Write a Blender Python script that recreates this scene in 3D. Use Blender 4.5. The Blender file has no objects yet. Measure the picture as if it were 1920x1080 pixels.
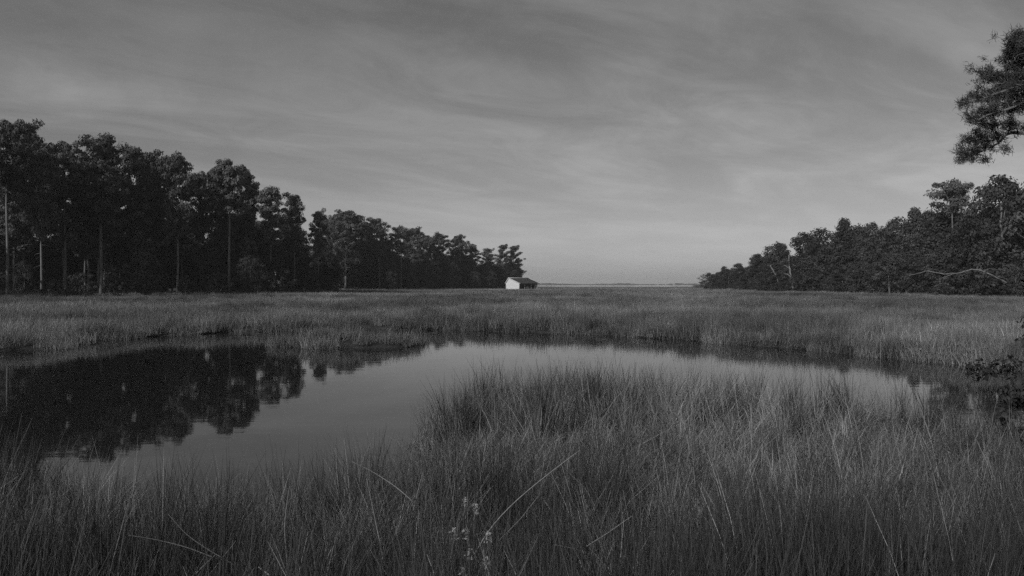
import bpy, math, random
import numpy as np
from mathutils import Vector, Matrix

# ------------------------------------------------------------------ camera, sky, sun, exposure
SC = bpy.context.scene
COL = SC.collection
F, CX, HY, CAMZ = 1500.0, 960.0, 533.0, 2.8      # focal length in photo pixels, centre column, horizon row, eye height

cam = bpy.data.cameras.new('camera')
cam.sensor_width = 36.0
cam.lens = 36.0 * F / 1920.0
cam.clip_start, cam.clip_end = 0.1, 20000
camo = bpy.data.objects.new('camera', cam)
COL.objects.link(camo)
camo.location = (0, 0, CAMZ)
camo.rotation_euler = (math.radians(90) - math.atan((540 - HY) / F), 0, 0)
SC.camera = camo

SUN_EL, SUN_X, SUN_Y = math.radians(27), -0.60, -0.80   # sun low on the left, a little behind the camera
sun = bpy.data.lights.new('sun', 'SUN')
sun.energy = 2.6
sun.angle = math.radians(4.0)
suno = bpy.data.objects.new('sun', sun)
COL.objects.link(suno)
_n = math.hypot(SUN_X, SUN_Y)
SDIR = Vector((SUN_X / _n * math.cos(SUN_EL), SUN_Y / _n * math.cos(SUN_EL), math.sin(SUN_EL)))
suno.rotation_euler = SDIR.to_track_quat('Z', 'Y').to_euler()

SC.view_settings.view_transform = 'Standard'
SC.view_settings.look = 'None'
SC.view_settings.gamma = 1
SC.view_settings.use_curve_mapping = False
SC.view_settings.exposure = 0.0
SC.cycles.max_bounces = 5
SC.cycles.diffuse_bounces = 2
SC.cycles.glossy_bounces = 2
SC.cycles.transmission_bounces = 3
SC.cycles.use_denoising = False
SC.cycles.caustics_reflective = False
SC.cycles.sample_clamp_indirect = 2.0
SC.cycles.use_adaptive_sampling = True
SC.cycles.adaptive_threshold = 0.022
SC.cycles.adaptive_min_samples = 16

world = bpy.data.worlds.new('World')
SC.world = world
world.use_nodes = True
wt = world.node_tree
wn, wl = wt.nodes, wt.links
wn.clear()

def N(tree, typ, **kw):
    n = tree.nodes.new(typ)
    for k, v in kw.items():
        if k in n.inputs.keys():
            n.inputs[k].default_value = v
        else:
            setattr(n, k, v)
    return n

def M_(tree, op, a, b=None, c=None, clamp=False):
    n = tree.nodes.new('ShaderNodeMath')
    n.operation = op
    n.use_clamp = clamp
    for i, v in enumerate((a, b, c)):
        if v is None:
            continue
        if isinstance(v, (int, float)):
            n.inputs[i].default_value = v
        else:
            tree.links.new(v, n.inputs[i])
    return n.outputs[0]

sky = N(wt, 'ShaderNodeTexSky', sky_type='NISHITA', sun_disc=False)
sky.sun_elevation = SUN_EL
sky.sun_rotation = math.atan2(SUN_X, SUN_Y)
sky.air_density, sky.dust_density, sky.ozone_density = 1.0, 0.8, 1.0
bw = N(wt, 'ShaderNodeRGBToBW')                     # the photograph is black and white
wl.new(sky.outputs[0], bw.inputs[0])
# thin drifting cloud on a flat layer overhead
tc = N(wt, 'ShaderNodeTexCoord')
sep = N(wt, 'ShaderNodeSeparateXYZ')
wl.new(tc.outputs['Generated'], sep.inputs[0])
zz = M_(wt, 'ADD', M_(wt, 'ABSOLUTE', sep.outputs[2]), 0.12)
com = N(wt, 'ShaderNodeCombineXYZ')
wl.new(M_(wt, 'DIVIDE', sep.outputs[0], zz), com.inputs[0])
wl.new(M_(wt, 'DIVIDE', sep.outputs[1], zz), com.inputs[1])
mr0 = N(wt, 'ShaderNodeMapping')
mr0.inputs['Rotation'].default_value = (0, 0, math.radians(-38))     # wisps drift away to the right
wl.new(com.outputs[0], mr0.inputs[0])
mp = N(wt, 'ShaderNodeMapping')
mp.inputs['Scale'].default_value = (0.55, 0.95, 1)
mp.inputs['Location'].default_value = (5.3, 2.2, 0)
wl.new(mr0.outputs[0], mp.inputs[0])
n1 = N(wt, 'ShaderNodeTexNoise', Scale=0.8, Detail=7.0, Roughness=0.56, Distortion=1.3)
wl.new(mp.outputs[0], n1.inputs[0])
n2 = N(wt, 'ShaderNodeTexNoise', Scale=2.6, Detail=7.0, Roughness=0.68, Distortion=1.1)
wl.new(mp.outputs[0], n2.inputs[0])
cl = M_(wt, 'ADD', M_(wt, 'MULTIPLY', n1.outputs[0], 0.66), M_(wt, 'MULTIPLY', n2.outputs[0], 0.34))
mr = N(wt, 'ShaderNodeMapRange', interpolation_type='SMOOTHSTEP')
mr.inputs[1].default_value, mr.inputs[2].default_value = 0.36, 0.66
mr.inputs[3].default_value, mr.inputs[4].default_value = -0.20, 0.24
wl.new(cl, mr.inputs[0])
thin = N(wt, 'ShaderNodeMapRange', interpolation_type='SMOOTHSTEP')   # wisps melt into the haze low down
thin.inputs[1].default_value, thin.inputs[2].default_value = 0.0, 0.22
thin.inputs[3].default_value, thin.inputs[4].default_value = 0.15, 1.0
wl.new(sep.outputs[2], thin.inputs[0])
veilf = M_(wt, 'ADD', M_(wt, 'MULTIPLY', mr.outputs[0], thin.outputs[0]), 1.0)
# one small brighter cloud, low over the pines
dv = N(wt, 'ShaderNodeVectorMath', operation='SUBTRACT')
wl.new(tc.outputs['Generated'], dv.inputs[0])
dv.inputs[1].default_value = Vector((-0.545, 1.0, 0.243)).normalized()
dm = N(wt, 'ShaderNodeVectorMath', operation='MULTIPLY')
wl.new(dv.outputs[0], dm.inputs[0])
dm.inputs[1].default_value = (9.0, 9.0, 26.0)
dl = N(wt, 'ShaderNodeVectorMath', operation='LENGTH')
wl.new(dm.outputs[0], dl.inputs[0])
n3 = N(wt, 'ShaderNodeTexNoise', Scale=14.0, Detail=6.0, Roughness=0.62)
wl.new(tc.outputs['Generated'], n3.inputs[0])
puff = M_(wt, 'SUBTRACT', M_(wt, 'MULTIPLY_ADD', n3.outputs[0], 1.6, 0.15), dl.outputs['Value'], clamp=True)
veilf = M_(wt, 'ADD', veilf, M_(wt, 'MULTIPLY', puff, 0.30))
veil = M_(wt, 'MULTIPLY', bw.outputs[0], veilf)     # thin cloud catches more of the sky's light
bg = N(wt, 'ShaderNodeBackground', Strength=0.060)
wl.new(veil, bg.inputs[0])
wo = N(wt, 'ShaderNodeOutputWorld')
wl.new(bg.outputs[0], wo.inputs[0])

# ------------------------------------------------------------------ helpers
def P(px, py, Y):
    """photo pixel at depth Y -> world point"""
    return Vector(((px - CX) / F * Y, Y, CAMZ - (py - HY) / F * Y))

def tag(o, label=None, cat=None, group=None, kind=None):
    for k, v in (('label', label), ('category', cat), ('group', group), ('kind', kind)):
        if v:
            o[k] = v
    return o

def link(name, me, parent=None, mat=None):
    o = bpy.data.objects.new(name, me)
    COL.objects.link(o)
    if mat and me is not None and len(me.materials) == 0:
        me.materials.append(mat)
    if parent:
        o.parent = parent
    return o

def empty(name, loc, rz=0.0, scale=(1, 1, 1)):
    o = bpy.data.objects.new(name, None)
    o.empty_display_size = 0.3
    COL.objects.link(o)
    o.location = loc
    o.rotation_euler = (0, 0, rz)
    o.scale = scale
    return o

def np_mesh(name, V, faces, attrs=None, smooth=False, mats=None, midx=None):
    """faces: list of int arrays (n,k)"""
    me = bpy.data.meshes.new(name)
    V = np.asarray(V, dtype=np.float32)
    me.vertices.add(len(V))
    me.vertices.foreach_set('co', V.ravel())
    if not isinstance(faces, (list, tuple)):
        faces = [faces]
    faces = [np.asarray(f, dtype=np.int32) for f in faces if len(f)]
    if faces:
        li = np.concatenate([f.ravel() for f in faces])
        tot = np.concatenate([np.full(len(f), f.shape[1], dtype=np.int32) for f in faces])
        st = np.concatenate([[0], np.cumsum(tot)[:-1]]).astype(np.int32)
        me.loops.add(len(li))
        me.loops.foreach_set('vertex_index', li)
        me.polygons.add(len(tot))
        me.polygons.foreach_set('loop_start', st)
        me.polygons.foreach_set('loop_total', tot)
        if smooth:
            me.polygons.foreach_set('use_smooth', np.ones(len(tot), dtype=bool))
        if midx is not None:
            me.polygons.foreach_set('material_index', np.asarray(midx, dtype=np.int32))
    for m in mats or []:
        me.materials.append(m)
    me.update(calc_edges=True)
    for k, v in (attrs or {}).items():
        v = np.asarray(v)
        if v.ndim == 2:
            a = me.attributes.new(k, 'FLOAT_VECTOR', 'POINT')
            a.data.foreach_set('vector', v.astype(np.float32).ravel())
        elif v.dtype.kind == 'i':
            a = me.attributes.new(k, 'INT', 'POINT')
            a.data.foreach_set('value', v.astype(np.int32))
        else:
            a = me.attributes.new(k, 'FLOAT', 'POINT')
            a.data.foreach_set('value', v.astype(np.float32))
    return me

class Build:
    """collects tubes / boxes / loose faces into one mesh"""
    def __init__(self):
        self.V, self.F4, self.F3, self.n = [], [], [], 0
    def add(self, V, F4=None, F3=None):
        self.V.append(np.asarray(V, dtype=np.float64))
        if F4 is not None and len(F4):
            self.F4.append(np.asarray(F4) + self.n)
        if F3 is not None and len(F3):
            self.F3.append(np.asarray(F3) + self.n)
        self.n += len(V)
    def tube(self, pts, rad, k=6, cap=True):
        pts = np.asarray(pts, dtype=np.float64)
        m = len(pts)
        rad = np.broadcast_to(np.asarray(rad, dtype=np.float64), (m,))
        T = np.gradient(pts, axis=0)
        T /= np.linalg.norm(T, axis=1)[:, None] + 1e-9
        ref = np.array([0.31, 0.87, 0.37]) if abs(T[0] @ np.array([0.31, 0.87, 0.37])) < 0.9 else np.array([1.0, 0, 0])
        A = np.cross(T, ref)
        A /= np.linalg.norm(A, axis=1)[:, None] + 1e-9
        B = np.cross(T, A)
        an = np.linspace(0, 2 * math.pi, k, endpoint=False)
        V = (pts[:, None] + rad[:, None, None] * (np.cos(an)[None, :, None] * A[:, None] + np.sin(an)[None, :, None] * B[:, None])).reshape(-1, 3)
        i = np.arange(m - 1)[:, None] * k
        j = np.arange(k)[None]
        j2 = (j + 1) % k
        F4 = np.stack([i + j, i + j2, i + k + j2, i + k + j], -1).reshape(-1, 4)
        F3 = None
        if cap:
            V = np.vstack([V, pts[-1:] + T[-1:] * rad[-1], pts[:1]])
            t = m * k
            jj = np.arange(k)
            top = np.stack([(m - 1) * k + jj, (m - 1) * k + (jj + 1) % k, np.full(k, t)], -1)
            bot = np.stack([(jj + 1) % k, jj, np.full(k, t + 1)], -1)
            F3 = np.vstack([top, bot])
        self.add(V, F4, F3)
    def box(self, c, s, R=None):
        c, s = np.asarray(c, float), np.asarray(s, float) / 2
        V = np.array([[x, y, z] for x in (-1, 1) for y in (-1, 1) for z in (-1, 1)]) * s
        if R is not None:
            V = V @ np.asarray(R).T
        self.add(V + c, [[0, 1, 3, 2], [4, 6, 7, 5], [0, 4, 5, 1], [2, 3, 7, 6], [0, 2, 6, 4], [1, 5, 7, 3]])
    def mesh(self, name, mats=None, smooth=True, attrs=None):
        fs = []
        if self.F4:
            fs.append(np.vstack(self.F4))
        if self.F3:
            fs.append(np.vstack(self.F3))
        return np_mesh(name, np.vstack(self.V), fs, attrs, smooth, mats)

def unit(rs, n):
    v = rs.normal(size=(n, 3))
    return v / np.linalg.norm(v, axis=1)[:, None]

def leaf_faces(rs, P0, size, stretch=1.0, tone=None, nrm=None):
    """one small lens-shaped quad per point; nrm: the way it faces, else random"""
    n = len(P0)
    if nrm is None:
        a = unit(rs, n)
        b = np.cross(a, unit(rs, n))
    else:
        a = np.cross(nrm, unit(rs, n))
        a /= np.linalg.norm(a, axis=1)[:, None] + 1e-9
        b = np.cross(nrm, a)
    b /= np.linalg.norm(b, axis=1)[:, None] + 1e-9
    s = np.broadcast_to(size, (n,))[:, None]
    V = np.stack([P0 - a * s * stretch, P0 - b * s * 0.5, P0 + a * s * stretch, P0 + b * s * 0.5], 1).reshape(-1, 3)
    F4 = np.arange(4 * n).reshape(-1, 4)
    tn = np.repeat(np.ones(n) if tone is None else tone, 4)
    return V, F4, tn

# ------------------------------------------------------------------ materials (all grey: a black-and-white photograph)
def new_mat(name):
    m = bpy.data.materials.new(name)
    m.use_nodes = True
    m.node_tree.nodes.clear()
    return m, m.node_tree

def noise_at(t, scale, detail=4.0, rough=0.55, stretch=(1, 1, 1), coord='pos'):
    if coord == 'pos':
        g = N(t, 'ShaderNodeNewGeometry').outputs['Position']
    else:
        g = N(t, 'ShaderNodeTexCoord').outputs['Object']
    mpn = N(t, 'ShaderNodeMapping')
    mpn.inputs['Scale'].default_value = stretch
    t.links.new(g, mpn.inputs[0])
    nz = N(t, 'ShaderNodeTexNoise', Scale=scale, Detail=detail, Roughness=rough)
    t.links.new(mpn.outputs[0], nz.inputs[0])
    return nz.outputs[0]

def rng(t, v, a, b, c, d):
    r = N(t, 'ShaderNodeMapRange')
    for i, x in enumerate((a, b, c, d)):
        r.inputs[i + 1].default_value = x
    t.links.new(v, r.inputs[0])
    return r.outputs[0]

def leaf_mat(name, base, transl=0.25, inst=(0.7, 1.35), patch=None, rough=0.7, gloss=0.25):
    m, t = new_mat(name)
    oi = N(t, 'ShaderNodeObjectInfo')
    at = N(t, 'ShaderNodeAttribute', attribute_name='tone')
    v = M_(t, 'MULTIPLY', rng(t, oi.outputs['Random'], 0, 1, *inst), at.outputs['Fac'])
    v = M_(t, 'MULTIPLY', v, base)
    if patch:
        for sc, st, lo, hi in patch:
            v = M_(t, 'MULTIPLY', v, rng(t, noise_at(t, sc, 3.0, 0.5, st), 0.35, 0.65, lo, hi))
    pb = N(t, 'ShaderNodeBsdfPrincipled', Roughness=rough)
    pb.inputs['Specular IOR Level'].default_value = gloss
    t.links.new(v, pb.inputs['Base Color'])
    tr = N(t, 'ShaderNodeBsdfTranslucent')
    t.links.new(v, tr.inputs[0])
    mx = N(t, 'ShaderNodeMixShader', Fac=transl)
    t.links.new(pb.outputs[0], mx.inputs[1])
    t.links.new(tr.outputs[0], mx.inputs[2])
    o = N(t, 'ShaderNodeOutputMaterial')
    t.links.new(mx.outputs[0], o.inputs[0])
    return m

def solid_mat(name, base, lo=0.7, hi=1.3, scale=6.0, stretch=(1, 1, 1), rough=0.85, bump=0.0, coord='obj', gloss=0.3):
    m, t = new_mat(name)
    nz = noise_at(t, scale, 6.0, 0.6, stretch, coord)
    v = M_(t, 'MULTIPLY', rng(t, nz, 0.3, 0.7, lo, hi), base)
    pb = N(t, 'ShaderNodeBsdfPrincipled', Roughness=rough)
    pb.inputs['Specular IOR Level'].default_value = gloss
    t.links.new(v, pb.inputs['Base Color'])
    if bump:
        b = N(t, 'ShaderNodeBump', Strength=1.0, Distance=bump)
        t.links.new(nz, b.inputs['Height'])
        t.links.new(b.outputs[0], pb.inputs['Normal'])
    o = N(t, 'ShaderNodeOutputMaterial')
    t.links.new(pb.outputs[0], o.inputs[0])
    return m

PATCH = [(0.045, (1, 0.5, 1), 0.66, 1.28), (0.35, (1, 0.6, 1), 0.72, 1.25)]
M_GRASS = leaf_mat('marsh_grass_blades', 0.41, 0.42, (0.75, 1.25), PATCH, 0.6, 0.3)
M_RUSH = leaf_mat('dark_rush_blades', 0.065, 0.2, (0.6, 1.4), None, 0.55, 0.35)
M_FARGRASS = leaf_mat('far_grass_blades', 0.235, 0.3, (0.8, 1.2), PATCH + [(0.014, (0.5, 1.6, 1), 0.62, 1.18)], 0.8, 0.1)
M_STRAW = solid_mat('dry_straw', 0.24, 0.8, 1.15, 20, rough=0.6)
M_DIMSTRAW = solid_mat('weathered_straw', 0.15, 0.8, 1.15, 20, rough=0.7)
M_PETAL = solid_mat('pale_petals', 0.28, 0.7, 1.2, 60, rough=0.7)
M_PINE = leaf_mat('pine_needles', 0.095, 0.15, (0.75, 1.3))
M_LEAF = leaf_mat('broad_leaves', 0.055, 0.2, (0.7, 1.35))
M_SHRUB = leaf_mat('shrub_leaves', 0.052, 0.2, (0.6, 1.5))
M_NEAR = leaf_mat('long_pine_needles', 0.05, 0.15, (1, 1), None, 0.5, 0.4)
M_BARK = solid_mat('pine_bark', 0.17, 0.5, 1.35, 3.0, (1, 1, 0.25), 0.9, 0.02)
M_DEAD = solid_mat('bleached_wood', 0.24, 0.7, 1.2, 4.0, (1, 1, 0.2), 0.8, 0.01)
M_PAINT = solid_mat('white_boards', 0.60, 0.93, 1.05, 1.6, (0.4, 0.4, 6), 0.6)
M_TRIM = solid_mat('white_trim', 0.72, 0.95, 1.03, 3.0, rough=0.5)
M_ROOF = solid_mat('dark_shingles', 0.055, 0.75, 1.3, 5.0, (1, 1, 3), 0.85)
M_PORCHSHADE = solid_mat('porch_shade_boards', 0.03, 0.7, 1.3, 3.0, (4, 4, 0.5), 0.8)  # near-black boards: the porch's shade is put into their colour

def ground_mat():
    m, t = new_mat('marsh_soil')
    a = noise_at(t, 0.35, 6.0, 0.6, (1, 0.6, 1))
    b = noise_at(t, 7.0, 6.0, 0.65)
    c = noise_at(t, 0.045, 3.0, 0.5, (1, 0.5, 1))
    v = M_(t, 'MULTIPLY', rng(t, a, 0.3, 0.7, 0.75, 1.25), rng(t, b, 0.3, 0.7, 0.6, 1.4))
    v = M_(t, 'MULTIPLY', v, rng(t, c, 0.35, 0.65, 0.75, 1.25))
    v = M_(t, 'MULTIPLY', v, 0.045)
    pb = N(t, 'ShaderNodeBsdfPrincipled', Roughness=0.9)
    pb.inputs['Specular IOR Level'].default_value = 0.1
    t.links.new(v, pb.inputs['Base Color'])
    bp = N(t, 'ShaderNodeBump', Strength=0.8, Distance=0.05)
    t.links.new(b, bp.inputs['Height'])
    t.links.new(bp.outputs[0], pb.inputs['Normal'])
    o = N(t, 'ShaderNodeOutputMaterial')
    t.links.new(pb.outputs[0], o.inputs[0])
    return m

def water_mat(name, ripple):
    m, t = new_mat(name)
    a = noise_at(t, 1.1, 3.0, 0.5, (0.55, 1.6, 1))
    b = noise_at(t, 6.0, 2.0, 0.5, (0.5, 1.5, 1))
    w = noise_at(t, 0.16, 2.0, 0.5, (1, 1.6, 1))          # calm and breezy stretches
    h = M_(t, 'ADD', M_(t, 'MULTIPLY', a, 1.0), M_(t, 'MULTIPLY', M_(t, 'MULTIPLY', b, 0.10), rng(t, w, 0.45, 0.62, 0.15, 1.3)))
    bp = N(t, 'ShaderNodeBump', Strength=1.0, Distance=ripple)
    t.links.new(h, bp.inputs['Height'])
    pb = N(t, 'ShaderNodeBsdfPrincipled', Roughness=0.03, IOR=1.333)
    pb.inputs['Base Color'].default_value = (0.018, 0.018, 0.018, 1)
    t.links.new(bp.outputs[0], pb.inputs['Normal'])
    o = N(t, 'ShaderNodeOutputMaterial')
    t.links.new(pb.outputs[0], o.inputs[0])
    return m

# ------------------------------------------------------------------ terrain
def W(px, py, drop):
    Y = drop * F / (py - HY)
    return ((px - CX) / F * Y, Y)

FARB = [(-60, 30), (-32, 30)] + [W(*a, CAMZ) for a in ((-150, 662), (0, 659), (100, 654), (165, 640), (300, 630), (450, 622), (620, 619), (830, 618), (960, 622),
                             (1100, 627), (1258, 635), (1500, 654), (1900, 692))] + [(19, 23), (26, 21), (60, 21)]
NEARB = [W(*a, 1.98) for a in ((-500, 850), (-200, 862), (0, 868), (120, 866), (200, 870), (300, 880), (450, 895), (560, 890), (650, 848), (760, 822), (800, 800), (812, 738), (868, 722), (940, 720),
                               (1050, 708), (1150, 699), (1258, 706), (1400, 714), (1600, 728), (1920, 758))] + [(13, 12.5), (26, 13), (60, 13)]
POOL = np.array([(-60, 11), (-25, 10.5)] + NEARB + FARB[::-1])
ISLE = [(-7.2, 36.2, 2.8, 1.3)]

def poly_sd(pts, poly):
    out = np.empty(len(pts))
    A, B = poly, np.roll(poly, -1, axis=0)
    for s in range(0, len(pts), 20000):
        p = pts[s:s + 20000]
        pa = p[:, None] - A[None]
        ba = (B - A)[None]
        h = np.clip((pa * ba).sum(-1) / ((ba * ba).sum(-1) + 1e-12), 0, 1)
        d = np.linalg.norm(pa - ba * h[..., None], axis=-1).min(1)
        c1 = A[None, :, 1] > p[:, None, 1]
        c2 = B[None, :, 1] > p[:, None, 1]
        xi = (B - A)[None, :, 0] * (p[:, None, 1] - A[None, :, 1]) / ((B - A)[None, :, 1] + 1e-12) + A[None, :, 0]
        ins = ((c1 != c2) & (p[:, None, 0] < xi)).sum(1) % 2 == 1
        out[s:s + 20000] = np.where(ins, -d, d)
    return out

def wob(x, y, f, ph=0.0):
    return (np.sin(x * f * 1.0 + 1.3 * np.sin(y * f * 0.7 + ph) + ph) + np.sin(y * f * 1.27 + 1.7 * np.sin(x * f * 0.9 + ph * 2) + 2.1 * ph)) * 0.5

def sstep(a, b, x):
    t = np.clip((x - a) / (b - a), 0, 1)
    return t * t * (3 - 2 * t)

def pool_sd(x, y):
    x, y = np.asarray(x, float), np.asarray(y, float)
    sd = np.full(x.shape, 60.0)
    near = (np.abs(x) < 75) & (y > -5) & (y < 65)
    if near.any():
        sd[near] = poly_sd(np.stack([x[near], y[near]], -1), POOL)
    for cx, cy, rx, ry in ISLE:
        q = np.hypot((x - cx) / rx, (y - cy) / ry)
        sd = np.maximum(sd, (1 - q) * ry)
    sd = sd + 0.22 * wob(x, y, 1.9, 0.4) + 0.10 * wob(x, y, 5.1, 1.9)
    return sd

# wood edges: photo column -> depth of the foot of the trees
L_PX, L_Y = [-700, -100, 0, 200, 430, 615, 640, 750, 900, 965, 985], [95, 118, 130, 145, 165, 200, 290, 320, 370, 400, 440]
R_PX, R_Y = [1300, 1320, 1450, 1600, 1780, 1920, 2400], [420, 340, 225, 185, 152, 132, 105]
def left_edge(px):
    return np.interp(px, L_PX, L_Y)
def right_edge(px):
    return np.interp(px, R_PX, R_Y)

def land_h(x, y):
    x, y = np.asarray(x, float), np.asarray(y, float)
    sd = pool_sd(x, y)
    z = np.where(sd > 0, 0.27 * sstep(-0.25, 0.7, sd), np.maximum(-0.7, 0.6 * sd))
    z = z + np.where(sd > 0.3, 0.05 * wob(x, y, 0.8, 0.3) * sstep(0.3, 2, sd), 0)
    z = z + 0.75 * (1 - sstep(0.5, 6.0, y)) * (sd > 0)            # bank the camera stands on
    px = CX + F * x / np.maximum(y, 1)
    inl = (px < 985) * sstep(-12, 10, y - left_edge(px)) * (y > 40)
    inr = (px > 1300) * sstep(-10, 10, y - right_edge(px)) * (y > 40)
    z = z + 0.45 * np.maximum(inl, inr)
    bay = sstep(640, 700, y + 30 * wob(x, y, 0.02, 0.2)) * (1 - np.maximum(inl, inr)) * (1 - sstep(3300, 3400, y))
    return z * (1 - bay) - 1.5 * bay

def axis(lo, f0, f1, hi, step, grow):
    a = list(np.arange(f0, f1 + 1e-6, step))
    s, v = step, f1
    while v < hi:
        s *= grow
        v += s
        a.append(v)
    s, v, b = step, f0, []
    while v > lo:
        s *= grow
        v -= s
        b.append(v)
    return np.array(b[::-1] + a)

xs = axis(-5000, -26, 26, 5000, 0.22, 1.07)
ys = axis(-60, 2, 50, 9000, 0.22, 1.05)
GX, GY = np.meshgrid(xs, ys)
GZ = land_h(GX.ravel(), GY.ravel())
nx, ny = len(xs), len(ys)
i = (np.arange(ny - 1)[:, None] * nx + np.arange(nx - 1)[None]).ravel()
gm = np_mesh('ground', np.stack([GX.ravel(), GY.ravel(), GZ], -1), np.stack([i, i + 1, i + nx + 1, i + nx], -1), smooth=True, mats=[ground_mat()])
tag(link('ground', gm), 'marsh soil under the grass reaching to the woods', kind='structure')

def sheet(name, x0, x1, y0, y1, z, mat, label):
    me = np_mesh(name, [(x0, y0, z), (x1, y0, z), (x1, y1, z), (x0, y1, z)], np.array([[0, 1, 2, 3]]), mats=[mat])
    return tag(link(name, me), label, kind='structure')
sheet('pond_water', -60, 60, 5, 60, 0.0, water_mat('still_pond', 0.0014), 'still dark pond mirroring the pines and the sky')
sheet('bay_water', -5000, 5000, 480, 3600, -0.004, water_mat('far_bay', 0.1), 'thin pale strip of open water on the horizon')

# ------------------------------------------------------------------ instanced ground cover
def scatter(name, pts, rot, scl, idx, protos, label, cat, real=False):
    """protos: list of meshes; one object carrying points, blades instanced by geometry nodes"""
    coll = bpy.data.collections.new(name + '_kinds')
    for k, me in enumerate(protos):
        coll.objects.link(bpy.data.objects.new('%s_tuft_%02d' % (name, k), me))
    me = np_mesh(name, pts, [], {'rot': rot, 'scl': scl, 'kindex': np.asarray(idx, dtype=np.int32)})
    o = link(name, me)
    g = bpy.data.node_groups.new(name + '_scatter', 'GeometryNodeTree')
    g.interface.new_socket('Geometry', in_out='INPUT', socket_type='NodeSocketGeometry')
    g.interface.new_socket('Geometry', in_out='OUTPUT', socket_type='NodeSocketGeometry')
    gi, go = g.nodes.new('NodeGroupInput'), g.nodes.new('NodeGroupOutput')
    ci = g.nodes.new('GeometryNodeCollectionInfo')
    ci.inputs['Collection'].default_value = coll
    ci.inputs['Separate Children'].default_value = True
    ci.inputs['Reset Children'].default_value = True
    ip = g.nodes.new('GeometryNodeInstanceOnPoints')
    ip.inputs['Pick Instance'].default_value = True
    def attr(nm, ty):
        a = g.nodes.new('GeometryNodeInputNamedAttribute')
        a.data_type = ty
        a.inputs[0].default_value = nm
        return a.outputs[0]
    g.links.new(gi.outputs[0], ip.inputs['Points'])
    g.links.new(ci.outputs[0], ip.inputs['Instance'])
    g.links.new(attr('kindex', 'INT'), ip.inputs['Instance Index'])
    er = g.nodes.new('FunctionNodeEulerToRotation')
    g.links.new(attr('rot', 'FLOAT_VECTOR'), er.inputs[0])
    g.links.new(er.outputs[0], ip.inputs['Rotation'])
    g.links.new(attr('scl', 'FLOAT_VECTOR'), ip.inputs['Scale'])
    if real:
        ri = g.nodes.new('GeometryNodeRealizeInstances')
        g.links.new(ip.outputs[0], ri.inputs[0])
        g.links.new(ri.outputs[0], go.inputs[0])
    else:
        g.links.new(ip.outputs[0], go.inputs[0])
    print('SCATTER', name, len(pts))
    md = o.modifiers.new('scatter', 'NODES')
    md.node_group = g
    return tag(o, label, cat, kind='stuff')

def tuft(seed, n, rad, h0, h1, width, bend, seg, mat, splay=0.25, tone=(0.6, 1.4), pale=0.03, kink=0.14):
    rs = np.random.RandomState(seed)
    r = rad * np.sqrt(rs.rand(n))
    a = rs.rand(n) * 2 * math.pi
    base = np.stack([r * np.cos(a), r * np.sin(a), np.full(n, -0.04)], -1)
    L = h0 + (h1 - h0) * rs.rand(n)
    d = rs.rand(n) * 2 * math.pi
    lean = np.abs(rs.normal(0, splay, n))
    bd = np.abs(rs.normal(0, bend, n))
    w = width * (0.6 + 0.8 * rs.rand(n))
    tn = tone[0] + (tone[1] - tone[0]) * rs.rand(n)
    tn = np.where(rs.rand(n) < pale, tn * 2.0, tn)
    side = rs.rand(n) * math.pi
    kk = np.where(rs.rand(n) < kink, 0.9 + 0.9 * rs.rand(n), 0.0)        # broken stems fold over
    kt = 0.35 + 0.4 * rs.rand(n)
    V = []
    pos = base.copy()
    hd = np.stack([np.cos(d), np.sin(d), 0 * d], -1)
    sd = np.stack([np.cos(side), np.sin(side), 0 * d], -1)
    for k in range(seg + 1):
        t = k / seg
        if k:
            ang = lean + bd * (t - 0.5 / seg) * 1.6 + kk * (t > kt)
            pos = pos + (L / seg)[:, None] * (np.sin(ang)[:, None] * hd + np.cos(ang)[:, None] * np.array([0, 0, 1.0]))
        ww = (w * (1.0 - 0.85 * t ** 1.5) * 0.5)[:, None]
        V += [pos - sd * ww, pos + sd * ww]
    V = np.stack(V, 1)                                        # n, 2(seg+1), 3
    m = 2 * (seg + 1)
    b = (np.arange(n) * m)[:, None]
    F4 = np.concatenate([b + np.array([[2 * k, 2 * k + 1, 2 * k + 3, 2 * k + 2]]) for k in range(seg)], 0)
    return np_mesh('tuft', V.reshape(-1, 3), F4, {'tone': np.repeat(tn, m)}, mats=[mat])

rs = np.random.RandomState(11)

def frustum_pts(n, y0, y1, pw, margin=0.82):
    """points inside the view wedge (with room at the sides), density ~ Y**-pw per area"""
    u = rs.rand(n)
    q = 2.0 - pw
    Y = (y0 ** q + u * (y1 ** q - y0 ** q)) ** (1 / q) if abs(q) > 1e-3 else y0 * (y1 / y0) ** u
    X = (rs.rand(n) * 2 - 1) * margin * Y
    return X, Y

def vnoise(x, y, f, ph):
    return 0.6 * wob(x, y, f, ph) + 0.4 * wob(x * 0.8 + y * 0.6, -x * 0.6 + y * 0.8, f * 2.1, ph + 1.7)

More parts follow.
